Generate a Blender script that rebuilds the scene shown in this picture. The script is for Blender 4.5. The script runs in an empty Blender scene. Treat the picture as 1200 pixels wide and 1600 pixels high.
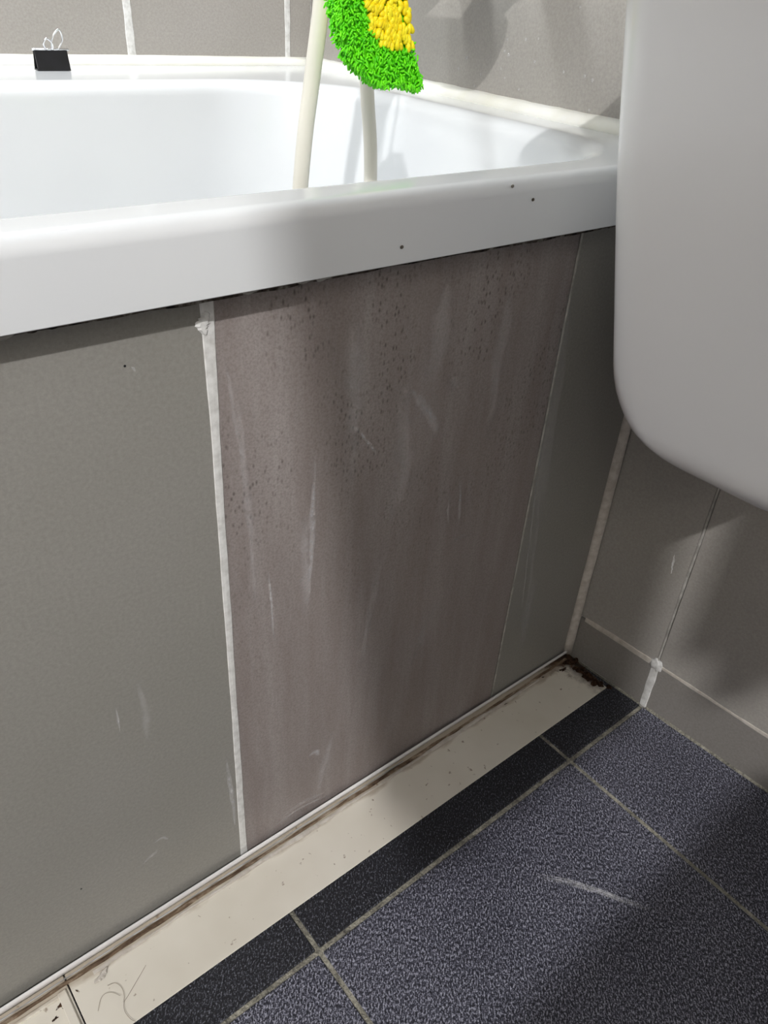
import bpy, bmesh, math, random
from mathutils import Vector, Matrix
random.seed(7)
S = bpy.context.scene
C = S.collection

# ------------------------------------------------------------------ camera
CAM = Vector((-0.5987, -0.3467, 0.6146))
FPX = 1214.6334
ROT = Matrix(((0.7743018535605867, 0.3131457730710516, -0.549905777729579),
              (-0.6299670941375568, 0.46380390079706324, -0.6229184552646603),
              (0.059984163547744246, 0.82874945937428, 0.5563957527788257)))
cd = bpy.data.cameras.new('camera')
cam = bpy.data.objects.new('camera', cd)
C.objects.link(cam)
cam.matrix_world = Matrix.Translation(CAM) @ ROT.to_4x4()
cd.sensor_fit = 'VERTICAL'
cd.sensor_height = 24.0
cd.sensor_width = 18.0
cd.lens = 24.0 * FPX / 1600.0
cd.clip_start = 0.01
S.camera = cam

# ------------------------------------------------------------------ light
w = bpy.data.worlds.new('room_light')
S.world = w
w.use_nodes = True
bg = w.node_tree.nodes['Background']
bg.inputs['Color'].default_value = (0.93, 0.96, 1.0, 1)
bg.inputs['Strength'].default_value = 0.36

LP = Vector((-1.77, -1.57, 2.04))
kd = bpy.data.lights.new('ceiling_bulb', 'POINT')
kd.energy = 188.0
kd.color = (1.0, 0.985, 0.975)
kd.shadow_soft_size = 0.022
key = bpy.data.objects.new('ceiling_bulb', kd)
key.location = LP
C.objects.link(key)

pd = bpy.data.lights.new('rim_fill_light', 'AREA')  # added fill that brightens rim and tub, not a known lamp
pd.shape = 'RECTANGLE'
pd.size = 0.9
pd.size_y = 0.08
pd.energy = 7.2
pd.color = (0.94, 0.98, 1.0)
rim_fill_light = bpy.data.objects.new('rim_fill_light', pd)
rim_fill_light.location = (-0.62, 0.53, 1.25)
C.objects.link(rim_fill_light)

S.view_settings.view_transform = 'Standard'
S.view_settings.look = 'None'
S.view_settings.gamma = 1.0
S.view_settings.use_curve_mapping = False
S.view_settings.exposure = 0.0


# ------------------------------------------------------------------ helpers
def lin(r, g, b):
    def f(c):
        c /= 255.0
        return c / 12.92 if c <= 0.04045 else ((c + 0.055) / 1.055) ** 2.4
    return (f(r), f(g), f(b), 1.0)


def survey(px, py, axis, v):
    """point on a room plane (axis = v) seen at a photo pixel"""
    d = ROT @ Vector(((px - 600) / FPX, -(py - 800) / FPX, -1.0))
    return CAM + d * ((v - CAM[axis]) / d[axis])


class N:
    """tiny node-graph helper"""
    def __init__(s, name):
        s.m = bpy.data.materials.new(name)
        s.m.use_nodes = True
        s.t = s.m.node_tree
        s.b = s.t.nodes['Principled BSDF']
        s.pos = s.t.nodes.new('ShaderNodeNewGeometry').outputs['Position']

    def link(s, a, b):
        s.t.links.new(a, b)

    def mapv(s, scale, rot=(0, 0, 0), loc=(0, 0, 0), src=None):
        n = s.t.nodes.new('ShaderNodeMapping')
        s.link(src or s.pos, n.inputs['Vector'])
        n.inputs['Scale'].default_value = scale
        n.inputs['Rotation'].default_value = rot
        n.inputs['Location'].default_value = loc
        return n.outputs[0]

    def noise(s, vec, scale=1.0, detail=3.0, rough=0.55):
        n = s.t.nodes.new('ShaderNodeTexNoise')
        s.link(vec, n.inputs['Vector'])
        n.inputs['Scale'].default_value = scale
        n.inputs['Detail'].default_value = detail
        n.inputs['Roughness'].default_value = rough
        return n.outputs['Fac']

    def voro(s, vec, scale=1.0):
        n = s.t.nodes.new('ShaderNodeTexVoronoi')
        s.link(vec, n.inputs['Vector'])
        n.inputs['Scale'].default_value = scale
        return n.outputs['Distance']

    def ramp(s, fac, stops):
        n = s.t.nodes.new('ShaderNodeValToRGB')
        s.link(fac, n.inputs['Fac'])
        e = n.color_ramp.elements
        while len(e) < len(stops):
            e.new(0.5)
        for el, (p, c) in zip(e, stops):
            el.position = p
            el.color = c if len(c) == 4 else (*c, 1)
        return n.outputs['Color']

    def mix(s, fac, a, b):
        n = s.t.nodes.new('ShaderNodeMix')
        n.data_type = 'RGBA'
        for v, k in ((fac, 0), (a, 6), (b, 7)):
            if isinstance(v, (float, int)):
                n.inputs[k].default_value = v
            elif isinstance(v, tuple):
                n.inputs[k].default_value = v
            else:
                s.link(v, n.inputs[k])
        return n.outputs[2]

    def math(s, op, a, b=0.0, c=None):
        n = s.t.nodes.new('ShaderNodeMath')
        n.operation = op
        for i, v in enumerate((a, b, c)):
            if v is None:
                continue
            if isinstance(v, (float, int)):
                n.inputs[i].default_value = v
            else:
                s.link(v, n.inputs[i])
        return n.outputs[0]

    def sep(s):
        n = s.t.nodes.new('ShaderNodeSeparateXYZ')
        s.link(s.pos, n.inputs[0])
        return n.outputs

    def bump(s, h, strength=0.3, dist=0.001):
        n = s.t.nodes.new('ShaderNodeBump')
        n.inputs['Strength'].default_value = strength
        n.inputs['Distance'].default_value = dist
        s.link(h, n.inputs['Height'])
        s.link(n.outputs[0], s.b.inputs['Normal'])

    def out(s, col, rough=0.5, spec=0.5, metal=0.0):
        if isinstance(col, tuple):
            s.b.inputs['Base Color'].default_value = col
        else:
            s.link(col, s.b.inputs['Base Color'])
        if isinstance(rough, (float, int)):
            s.b.inputs['Roughness'].default_value = rough
        else:
            s.link(rough, s.b.inputs['Roughness'])
        s.b.inputs['Specular IOR Level'].default_value = spec
        s.b.inputs['Metallic'].default_value = metal
        return s.m


BW = [(0, 0, 0, 1), (1, 1, 1, 1)]

# ------------------------------------------------------------------ materials
M = {}


def tile_mat(name, base, streak=0.06, rough=0.38):
    n = N(name)
    f = n.noise(n.mapv((1, 1, 1)), 420, 3, 0.7)
    g = n.noise(n.mapv((1, 1, 1)), 7, 3)
    a = tuple(c * (1 - streak * 2.2) for c in base[:3]) + (1,)
    b = tuple(min(1, c * (1 + streak * 2.2)) for c in base[:3]) + (1,)
    c1 = n.ramp(f, [(0.3, a), (0.7, b)])
    c2 = n.ramp(g, [(0.3, (0.93, 0.93, 0.91, 1)), (0.7, (1.0, 1.0, 1.0, 1))])
    mm = n.t.nodes.new('ShaderNodeMix')
    mm.data_type = 'RGBA'
    mm.blend_type = 'MULTIPLY'
    mm.inputs[0].default_value = 1
    n.link(c1, mm.inputs[6])
    n.link(c2, mm.inputs[7])
    n.bump(f, 0.12, 0.0006)
    return n.out(mm.outputs[2], rough, 0.4)


M['tile_smooth'] = tile_mat('smooth_grey_tile', lin(144, 142, 137), 0.05)
M['tile_wall'] = tile_mat('grey_wall_tile', lin(164, 160, 155), 0.05)
M['tile_dark'] = tile_mat('grey_skirting_tile', lin(138, 134, 130), 0.05)

# the worn middle tile: mauve brown, dragged vertical scrub marks, dark pits
n = N('worn_brown_grey_tile')
st = n.noise(n.mapv((55, 55, 6), (0, 0.05, 0)), 1, 6, 0.7)
st2 = n.noise(n.mapv((22, 22, 2.2), (0, 0.10, 0), (3, 0, 1)), 1, 3, 0.5)
fine = n.noise(n.mapv((1, 1, 1)), 600, 3, 0.7)
pit = n.voro(n.mapv((330, 330, 170)), 1)
pitmask = n.ramp(pit, [(0.0, (1, 1, 1, 1)), (0.36, (0, 0, 0, 1))])
clus = n.ramp(n.noise(n.mapv((16, 16, 9), (0, 0, 0), (1, 2, 5)), 1, 3), [(0.44, (0, 0, 0, 1)), (0.58, (1, 1, 1, 1))])
z = n.sep()[2]
hi = n.ramp(z, [(0.18, (0.1, 0.1, 0.1, 1)), (0.40, (1, 1, 1, 1))])
base = n.ramp(st, [(0.25, lin(140, 130, 127)), (0.5, lin(154, 146, 143)), (0.78, lin(170, 164, 162))])
base = n.mix(n.math('MULTIPLY', n.ramp(st2, [(0.35, (1, 1, 1, 1)), (0.62, (0, 0, 0, 1))]), 0.4), base, lin(130, 118, 113))
base = n.mix(n.math('MULTIPLY', n.ramp(fine, [(0.35, (1, 1, 1, 1)), (0.6, (0, 0, 0, 1))]), 0.40), base, lin(104, 95, 92))
pm = n.math('MULTIPLY', n.math('MULTIPLY', pitmask, clus), hi)
base = n.mix(n.math('MULTIPLY', pm, 0.85), base, lin(50, 40, 38))
n.bump(fine, 0.35, 0.0008)
M['tile_worn'] = n.out(base, 0.55, 0.3)

# floor tile: navy grey with a fine dashed weave of light flecks
def floor_mat(name, dark, midc, light, p):
    n = N(name)
    d = n.noise(n.mapv((400, 800, 1), src=n.mapv((1, 1, 1), (0, 0, math.radians(-50)))), 1, 2, 0.6)
    r = n.noise(n.mapv((900, 900, 1)), 1, 2, 0.6)
    k = n.math('ADD', n.math('MULTIPLY', d, 0.6), n.math('MULTIPLY', r, 0.4))
    big = n.noise(n.mapv((5, 5, 1)), 1, 2)
    k = n.math('ADD', k, n.math('MULTIPLY', n.math('SUBTRACT', big, 0.5), 0.08))
    col = n.ramp(k, [(p - 0.05, dark), (p + 0.03, midc), (p + 0.13, light)])
    n.bump(k, 0.6, 0.0012)
    return n.out(col, 0.42, 0.5)


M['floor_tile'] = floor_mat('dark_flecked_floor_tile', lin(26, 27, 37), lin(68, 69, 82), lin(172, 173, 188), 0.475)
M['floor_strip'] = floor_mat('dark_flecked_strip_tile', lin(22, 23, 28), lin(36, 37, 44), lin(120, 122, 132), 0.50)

n = N('gritty_beige_grout')
g = n.noise(n.mapv((1, 1, 1)), 500, 3, 0.7)
g2 = n.noise(n.mapv((1, 1, 1)), 60, 3, 0.6)
col = n.ramp(n.math('ADD', n.math('MULTIPLY', g, 0.5), n.math('MULTIPLY', g2, 0.5)),
             [(0.36, lin(74, 72, 66)), (0.5, lin(140, 137, 124)), (0.66, lin(196, 192, 176))])
n.bump(g, 0.9, 0.002)
M['grout_floor'] = n.out(col, 0.3, 0.6)

n = N('white_grout')
g = n.noise(n.mapv((1, 1, 1)), 160, 4, 0.6)
n.bump(g, 0.12, 0.0006)
M['grout_white'] = n.out(n.ramp(g, [(0.3, lin(198, 197, 194)), (0.6, lin(226, 226, 224))]), 0.5, 0.4)
n = N('cream_grout')
g = n.noise(n.mapv((1, 1, 1)), 130, 4, 0.6)
n.bump(g, 0.12, 0.0006)
M['grout_cream'] = n.out(n.ramp(g, [(0.3, lin(176, 168, 158)), (0.65, lin(206, 200, 192))]), 0.5, 0.4)
n = N('patchy_thin_grout')
g = n.noise(n.mapv((1, 1, 1)), 90, 4, 0.6)
M['grout_thin'] = n.out(n.ramp(g, [(0.35, lin(150, 148, 142)), (0.65, lin(196, 194, 188))]), 0.6, 0.3)

n = N('white_acrylic')
g = n.noise(n.mapv((1, 1, 1)), 5, 2)
M['acrylic'] = n.out(n.ramp(g, [(0.3, lin(221, 224, 227)), (0.7, lin(225, 228, 230))]), 0.14, 0.5)
n = N('white_glazed_ceramic')
g = n.noise(n.mapv((1, 1, 1)), 6, 2)
M['ceramic'] = n.out(n.ramp(g, [(0.3, lin(212, 211, 212)), (0.7, lin(216, 215, 215))]), 0.22, 0.45)

# sealant: white with yellowed patches
n = N('yellowed_white_sealant')
g = n.noise(n.mapv((1, 1, 1)), 24, 4)
M['sealant'] = n.out(n.ramp(g, [(0.35, lin(242, 242, 238)), (0.7, lin(236, 236, 222))]), 0.28, 0.5)
n = N('milky_sealant')
g = n.noise(n.mapv((9, 40, 40)), 1, 4)
M['sealant_floor'] = n.out(n.ramp(g, [(0.3, lin(206, 203, 203)), (0.65, lin(238, 236, 235))]), 0.3, 0.5)

# cream plastic floor trim, with brown mould gathered at the wall end and grime along the back
n = N('cream_plastic_trim')
sx, sy, sz = n.sep()
blot = n.noise(n.mapv((1, 1, 1)), 95, 5, 0.65)
blot2 = n.noise(n.mapv((1, 1, 1), (0, 0, 0), (4, 1, 0)), 38, 4, 0.6)
endm = n.ramp(n.math('ADD', n.math('MULTIPLY', sx, -1.0), n.math('MULTIPLY', n.math('SUBTRACT', blot2, 0.5), 0.075)),
              [(0.004, (1, 1, 1, 1)), (0.026, (0, 0, 0, 1))])
cornm = n.math('SUBTRACT', n.math('ADD', n.math('MULTIPLY', sx, -1.0), n.math('MULTIPLY', sy, -0.9)),
               n.math('MULTIPLY', n.math('SUBTRACT', blot, 0.5), 0.09))
cornm = n.ramp(cornm, [(0.028, (1, 1, 1, 1)), (0.052, (0, 0, 0, 1))])
spk = n.ramp(n.noise(n.mapv((1, 1, 1)), 170, 2, 0.5), [(0.70, (0, 0, 0, 1)), (0.76, (1, 1, 1, 1))])
back = n.math('ADD', n.math('MULTIPLY', sy, -1.0), n.math('MULTIPLY', n.math('SUBTRACT', n.noise(n.mapv((26, 60, 1)), 1, 4), 0.5), 0.02))
backm = n.ramp(back, [(0.0120, (1, 1, 1, 1)), (0.0155, (0, 0, 0, 1))])
col = n.ramp(n.noise(n.mapv((1, 1, 1)), 12, 3), [(0.3, lin(214, 208, 195)), (0.7, lin(228, 223, 212))])
col = n.mix(n.math('MULTIPLY', backm, 0.75), col, lin(164, 150, 132))
col = n.mix(n.math('MULTIPLY', spk, 0.7), col, lin(110, 84, 58))
dirt = n.math('MAXIMUM', endm, cornm)
dcol = n.ramp(blot, [(0.35, lin(34, 24, 20)), (0.55, lin(78, 58, 44)), (0.72, lin(122, 98, 74))])
col = n.mix(dirt, col, dcol)
M['trim'] = n.out(col, 0.38, 0.4)

n = N('brown_grime')
g = n.noise(n.mapv((60, 160, 160)), 1, 4, 0.65)
M['grime'] = n.out(n.ramp(g, [(0.3, lin(58, 42, 32)), (0.5, lin(116, 98, 80)), (0.68, lin(172, 158, 140))]), 0.6, 0.2)
n = N('dark_sealant_residue')
g = n.noise(n.mapv((1, 1, 1)), 120, 4, 0.7)
n.bump(g, 0.8, 0.002)
M['residue'] = n.out(n.ramp(g, [(0.38, lin(22, 18, 16)), (0.52, lin(84, 76, 68)), (0.66, lin(150, 146, 138))]), 0.7, 0.2)
n = N('mould_crust')
g = n.noise(n.mapv((1, 1, 1)), 260, 4, 0.7)
n.bump(g, 1.0, 0.002)
M['mould'] = n.out(n.ramp(g, [(0.35, lin(28, 19, 15)), (0.55, lin(66, 47, 36)), (0.75, lin(120, 96, 74))]), 0.8, 0.1)
n = N('dark_core')
g = n.noise(n.mapv((1, 1, 1)), 40, 2)
M['core'] = n.out(n.ramp(g, [(0.3, lin(60, 57, 52)), (0.7, lin(76, 72, 66))]), 0.9, 0.1)
n = N('cream_hose')
g = n.noise(n.mapv((1, 1, 1)), 18, 2)
M['hose'] = n.out(n.ramp(g, [(0.3, lin(216, 212, 200)), (0.7, lin(224, 221, 210))]), 0.32, 0.4)
n = N('green_yarn')
g = n.noise(n.mapv((1, 1, 1)), 260, 3)
M['green'] = n.out(n.ramp(g, [(0.3, lin(64, 196, 4)), (0.7, lin(130, 252, 24))]), 0.5, 0.4)
n = N('yellow_yarn')
g = n.noise(n.mapv((1, 1, 1)), 220, 3)
M['yellow'] = n.out(n.ramp(g, [(0.3, lin(250, 218, 4)), (0.7, lin(255, 244, 40))]), 0.5, 0.4)
n = N('black_lacquer')
g = n.noise(n.mapv((1, 1, 1)), 90, 2)
M['black'] = n.out(n.ramp(g, [(0.3, lin(18, 18, 20)), (0.7, lin(26, 26, 30))]), 0.4, 0.4)
n = N('chrome')
g = n.noise(n.mapv((1, 1, 1)), 40, 2)
M['chrome'] = n.out((0.82, 0.83, 0.85, 1), n.math('MULTIPLY_ADD', g, 0.1, 0.05), 0.5, 1.0)
n = N('hair')
g = n.noise(n.mapv((1, 1, 1)), 90, 2)
M['hair'] = n.out(n.ramp(g, [(0.3, lin(96, 74, 52)), (0.7, lin(126, 102, 76))]), 0.5, 0.3)
n = N('water')
M['water'] = n.out((1, 1, 1, 1), 0.02, 0.5)
n.b.inputs['Transmission Weight'].default_value = 0.6
n.b.inputs['Alpha'].default_value = 0.6
n.b.inputs['IOR'].default_value = 1.33


def smear_mat(name, col, alpha):
    n = N(name)
    g = n.noise(n.mapv((1, 1, 1)), 140, 4, 0.7)
    at = n.t.nodes.new('ShaderNodeAttribute')
    at.attribute_name = 'fade'
    al = n.math('MULTIPLY', n.ramp(g, [(0.32, (0.1, 0.1, 0.1, 1)), (0.65, (1, 1, 1, 1))]), alpha)
    n.link(n.math('MULTIPLY', al, at.outputs['Fac']), n.b.inputs['Alpha'])
    return n.out(col, 0.7, 0.2)


M['smear'] = smear_mat('dried_white_smear', lin(245, 245, 250), 0.6)
M['haze'] = smear_mat('faint_soap_film', lin(252, 251, 253), 0.24)
M['smear_grey'] = smear_mat('dried_grey_smear', lin(252, 252, 254), 0.45)
n = N('grey_cotton')
g = n.noise(n.mapv((1, 1, 1)), 300, 3)
n.bump(g, 0.6, 0.002)
M['cotton'] = n.out(n.ramp(g, [(0.3, lin(120, 122, 126)), (0.7, lin(146, 148, 152))]), 0.95, 0.1)
n = N('white_enamel')
g = n.noise(n.mapv((1, 1, 1)), 12, 2)
M['enamel'] = n.out(n.ramp(g, [(0.3, lin(206, 206, 204)), (0.7, lin(216, 216, 214))]), 0.3, 0.4)


# ------------------------------------------------------------------ object helpers
def obj(name, me, mat, parent=None, smooth=False):
    if isinstance(me, bmesh.types.BMesh):
        bm = me
        bmesh.ops.recalc_face_normals(bm, faces=bm.faces[:])
        me = bpy.data.meshes.new(name)
        bm.to_mesh(me)
        bm.free()
    o = bpy.data.objects.new(name, me)
    if mat and not me.materials:
        me.materials.append(M[mat])
    if smooth:
        for p in me.polygons:
            p.use_smooth = True
    C.objects.link(o)
    if parent:
        o.parent = parent
        o.matrix_parent_inverse = Matrix.Identity(4)
        o.location = Vector(o.location) - parent.location if False else o.location
    return o


def tag(o, label, cat, group=None, kind=None):
    if label:
        o['label'] = label
    if cat:
        o['category'] = cat
    if group:
        o['group'] = group
    if kind:
        o['kind'] = kind
    return o


def empty(name, label=None, cat=None, group=None):
    o = bpy.data.objects.new(name, None)
    o.empty_display_size = 0.02
    C.objects.link(o)
    return tag(o, label, cat, group)


def hexa(bm, pts):
    """8 corner points: bottom quad then top quad"""
    v = [bm.verts.new(p) for p in pts]
    for f in ((0, 3, 2, 1), (4, 5, 6, 7), (0, 1, 5, 4), (1, 2, 6, 5), (2, 3, 7, 6), (3, 0, 4, 7)):
        bm.faces.new([v[i] for i in f])
    return v


def box_bm(x0, x1, y0, y1, z0, z1, bev=0.0, seg=1):
    bm = bmesh.new()
    hexa(bm, [(x0, y0, z0), (x1, y0, z0), (x1, y1, z0), (x0, y1, z0),
              (x0, y0, z1), (x1, y0, z1), (x1, y1, z1), (x0, y1, z1)])
    if bev:
        bmesh.ops.bevel(bm, geom=bm.edges[:], offset=bev, segments=seg, affect='EDGES', profile=0.5)
    return bm


def hex_bm(pts, bev=0.0, seg=1):
    bm = bmesh.new()
    hexa(bm, pts)
    if bev:
        bmesh.ops.bevel(bm, geom=bm.edges[:], offset=bev, segments=seg, affect='EDGES', profile=0.5)
    return bm


def tube_bm(pts, rad, seg=10, bm=None, cap=True):
    bm = bm or bmesh.new()
    pts = [Vector(p) for p in pts]
    rings = []
    up = Vector((0.31, 0.17, 0.93)).normalized()
    for i, p in enumerate(pts):
        t = (pts[min(i + 1, len(pts) - 1)] - pts[max(i - 1, 0)]).normalized()
        if abs(t.dot(up)) > 0.97:
            up = Vector((0.9, 0.3, 0.1)).normalized()
        a = t.cross(up).normalized()
        b = t.cross(a).normalized()
        r = rad(i / (len(pts) - 1)) if callable(rad) else rad
        rings.append([bm.verts.new(p + a * (r * math.cos(2 * math.pi * k / seg)) + b * (r * math.sin(2 * math.pi * k / seg))) for k in range(seg)])
    for r0, r1 in zip(rings, rings[1:]):
        for k in range(seg):
            bm.faces.new((r0[k], r0[(k + 1) % seg], r1[(k + 1) % seg], r1[k]))
    if cap:
        bm.faces.new(rings[0][::-1])
        bm.faces.new(rings[-1])
    return bm


def spline(ctrl, n=12):
    """Catmull-Rom through control points"""
    c = [Vector(p) for p in ctrl]
    c = [c[0] * 2 - c[1]] + c + [c[-1] * 2 - c[-2]]
    out = []
    for i in range(1, len(c) - 2):
        p0, p1, p2, p3 = c[i - 1:i + 3]
        for k in range(n):
            t = k / n
            out.append(0.5 * ((2 * p1) + (p2 - p0) * t + (2 * p0 - 5 * p1 + 4 * p2 - p3) * t * t + (3 * p1 - p0 - 3 * p2 + p3) * t ** 3))
    out.append(c[-2])
    return out


def wob(seed):
    r = random.Random(seed)
    ks = [(r.uniform(15, 45), r.uniform(0, 6.3), 0.5), (r.uniform(70, 130), r.uniform(0, 6.3), 0.3), (r.uniform(200, 320), r.uniform(0, 6.3), 0.2)]
    return lambda s: sum(a * math.sin(f * s + p) for f, p, a in ks)


def strip_bm(a, b, wdir, width, nrm, height, jitter=0.0, step=0.006, seed=0, prof=((-0.5, 0.0), (-0.42, 0.8), (0.0, 1.0), (0.42, 0.8), (0.5, 0.0)), wfun=None, hj=0.0):
    """a raised, slightly ragged strip from a to b (grout line, bead, residue)"""
    a, b, wdir, nrm = Vector(a), Vector(b), Vector(wdir), Vector(nrm)
    L = (b - a).length
    n = max(2, int(L / step))
    w1, w2, w3 = wob(seed), wob(seed + 50), wob(seed + 90)
    bm = bmesh.new()
    rows = []
    for i in range(n + 1):
        s = L * i / n
        ww = wfun(i / n) if wfun else 1.0
        e0 = w1(s) * jitter
        e1 = w2(s) * jitter
        h = height * (1 + hj * w3(s))
        row = []
        for u, v in prof:
            off = u * width * ww + (e0 if u < 0 else e1 if u > 0 else (e0 + e1) / 2)
            row.append(bm.verts.new(a + (b - a) * (i / n) + wdir * off + nrm * (v * h)))
        rows.append(row)
    for r0, r1 in zip(rows, rows[1:]):
        for k in range(len(prof) - 1):
            bm.faces.new((r0[k], r0[k + 1], r1[k + 1], r1[k]))
    bm.faces.new(rows[0])
    bm.faces.new(rows[-1][::-1])
    return bm


def ribbon_bm(pts, width, nrm, seed=0, lift=0.00003, n=10):
    """thin dried smear lying on a surface, with tapered ragged ends"""
    nrm = Vector(nrm)
    p = spline(pts, n)
    w1, w2 = wob(seed), wob(seed + 11)
    bm = bmesh.new()
    fade = bm.verts.layers.float.new('fade')
    rows_ = []
    for i, q in enumerate(p):
        t = (p[min(i + 1, len(p) - 1)] - p[max(i - 1, 0)]).normalized()
        s = t.cross(nrm).normalized()
        u = i / (len(p) - 1)
        env = max(0.0, math.sin(math.pi * min(1, max(0, u)))) ** 0.6
        ww = width * 0.5 * (0.12 + 0.88 * env)
        ww *= 1 + 0.35 * w1(u * 0.3)
        o = s * (0.15 * width * w2(u * 0.3))
        row = []
        for k, h, fd in ((-1, 0.000004, 0.0), (-0.45, lift, 0.75 * env), (0, lift, env), (0.45, lift, 0.75 * env), (1, 0.000004, 0.0)):
            v = bm.verts.new(q + o + s * (k * ww) + nrm * h)
            v[fade] = fd
            row.append(v)
        rows_.append(row)
    for a, b in zip(rows_, rows_[1:]):
        for k in range(4):
            bm.faces.new((a[k], a[k + 1], b[k + 1], b[k]))
    return bm


# ------------------------------------------------------------------ dimensions (metres)
WALL_LO = -0.0497    # lean of the right wall beside the floor: x = k*y
WALL_HI = 0.1189     # and beside the bath
D = 0.6236           # far wall
G_Y = -0.0997        # floor joint parallel to the bath
G_X = -0.1144        # floor joint square to it
T = 0.30             # tile module
HG = 0.0599          # joint above the cut skirting row
P1, P2 = -0.4207, -0.1245   # joints of the bath panel
RIM = 0.527
LIP = 0.4888


def xw(y):
    return (WALL_HI if y > 0 else WALL_LO) * y


# ------------------------------------------------------------------ floor
floor = tag(obj('floor', box_bm(-2.3, 0.06, -2.2, 0.66, -0.06, -0.0016), 'grout_floor'), None, None, kind='structure')
xs = [0.0, G_X, G_X - T, G_X - 2 * T, G_X - 3 * T, G_X - 4 * T, G_X - 5 * T, G_X - 6 * T]
ys = [-0.002, G_Y, G_Y - T, G_Y - 2 * T, G_Y - 3 * T, G_Y - 4 * T, G_Y - 5 * T, G_Y - 6 * T]
gj = 0.0020
for i in range(len(xs) - 1):
    for j in range(len(ys) - 1):
        y1, y0 = ys[j] - (gj if j else 0), ys[j + 1] + gj
        x0 = xs[i + 1] + gj
        if i == 0:
            xa, xb = xw(y0) - 0.0012, xw(y1) - 0.0012
        else:
            xa = xb = xs[i] - gj
        z0, z1 = -0.008, random.uniform(-0.0003, 0.0003)
        bm = hex_bm([(x0, y0, z0), (xa, y0, z0), (xb, y1, z0), (x0, y1, z0), (x0, y0, z1), (xa, y0, z1), (xb, y1, z1), (x0, y1, z1)], 0.0008)
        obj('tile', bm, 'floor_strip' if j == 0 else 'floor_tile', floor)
# pale smear dragged over the big tile
sm = [survey(*p, 2, 0.00031) for p in ((838, 1370), (880, 1376), (930, 1390), (980, 1408), (1016, 1420))]
for k, (dy, wd) in enumerate(((0, 0.0026), (0.003, 0.0016), (-0.0028, 0.0014), (-0.0048, 0.0008))):
    obj('smear', ribbon_bm([p + Vector((0, dy, 0)) for p in sm], wd, (0, 0, 1), 31 + k), 'smear' if k < 2 else 'smear_grey', floor)

# ------------------------------------------------------------------ right wall
wr = tag(obj('wall_right', hex_bm([(xw(-2.2) + 0.0025, -2.2, -0.05), (0.3, -2.2, -0.05), (0.3, 0.0, -0.05), (0.0025, 0.0, -0.05),
                                   (xw(-2.2) + 0.0025, -2.2, 2.2), (0.3, -2.2, 2.2), (0.3, 0.0, 2.2), (0.0025, 0.0, 2.2)]), 'grout_thin'), None, None, kind='structure')
# the same wall running on behind the bath
bm = hex_bm([(0.0025, 0.0, -0.05), (0.3, 0.0, -0.05), (0.3, D + 0.02, -0.05), (xw(D + 0.02) + 0.0025, D + 0.02, -0.05),
             (0.0025, 0.0, 2.2), (0.3, 0.0, 2.2), (0.3, D + 0.02, 2.2), (xw(D + 0.02) + 0.0025, D + 0.02, 2.2)])
obj('recess_backing', bm, 'grout_thin', wr)


def wall_tile(y0, y1, z0, z1, mat, g=0.0011):
    a, b, c, d = y0 + g, y1 - g, z0 + g, z1 - g
    t = 0.009
    bm = hex_bm([(xw(a), a, c), (xw(a) + t, a, c), (xw(b) + t, b, c), (xw(b), b, c),
                 (xw(a), a, d), (xw(a) + t, a, d), (xw(b) + t, b, d), (xw(b), b, d)], 0.0007)
    return obj('tile', bm, mat, wr)


rows = [(0.0, HG), (HG, HG + 0.60), (HG + 0.60, HG + 1.20), (HG + 1.2, HG + 1.8)]
cols = [(G_Y, -0.004), (G_Y - T, G_Y), (G_Y - 2 * T, G_Y - T), (G_Y - 3 * T, G_Y - 2 * T), (G_Y - 4 * T, G_Y - 3 * T), (G_Y - 5 * T, G_Y - 4 * T)]
for z0, z1 in rows:
    for y0, y1 in cols:
        wall_tile(y0, y1, z0, z1, 'tile_dark' if z1 < 0.1 else 'tile_wall')
for z0, z1 in ((0.40, 1.02), (1.02, 1.62), (1.62, 2.2)):
    wall_tile(0.002, 0.02, z0, z1, 'tile_wall')
    wall_tile(0.02, 0.64, z0, z1, 'tile_wall')
wn = (-1, 0, 0)
# smeared joints on this wall
obj('grout_joint', strip_bm((xw(-0.012), -0.012, HG), (xw(G_Y), G_Y, HG), (0, 0, 1), 0.0062, wn, 0.0011, 0.0008, 0.004, 3), 'grout_cream', wr)
obj('grout_joint', strip_bm((xw(G_Y), G_Y, HG), (xw(-0.40), -0.40, HG), (0, 0, 1), 0.0040, wn, 0.0008, 0.0007, 0.004, 4), 'grout_cream', wr)
obj('grout_joint', strip_bm((xw(G_Y), G_Y, -0.001), (xw(G_Y), G_Y, HG), (0, 1, 0), 0.0080, wn, 0.0016, 0.0010, 0.003, 5, hj=0.5), 'grout_white', wr)
obj('grout_joint', strip_bm((xw(G_Y), G_Y, HG), (xw(G_Y), G_Y, 0.66), (0, 1, 0), 0.0022, wn, 0.0005, 0.0004, 0.005, 6), 'grout_thin', wr)
# rounded lump where the joints cross
bm = bmesh.new()
bmesh.ops.create_icosphere(bm, subdivisions=3, radius=1.0)
for v in bm.verts:
    k = 1 + 0.25 * math.sin(7 * v.co.y + 3 * v.co.z) * math.cos(5 * v.co.x + 4 * v.co.z)
    v.co = Vector((v.co.x * 0.0025 * k, G_Y + v.co.y * 0.0068 * k, HG + v.co.z * 0.0075 * k))
    v.co.x += xw(G_Y)
obj('grout_lump', bm, 'grout_white', wr, True)
# corner bead between panel and wall
obj('corner_bead', strip_bm((-0.0045, -0.0030, 0.006), (-0.0045, -0.0030, LIP), Vector((0.7, -0.7, 0)), 0.0100, Vector((-0.7, -0.7, 0)), 0.0030, 0.0002, 0.02, 8), 'grout_cream', wr, True)
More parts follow.
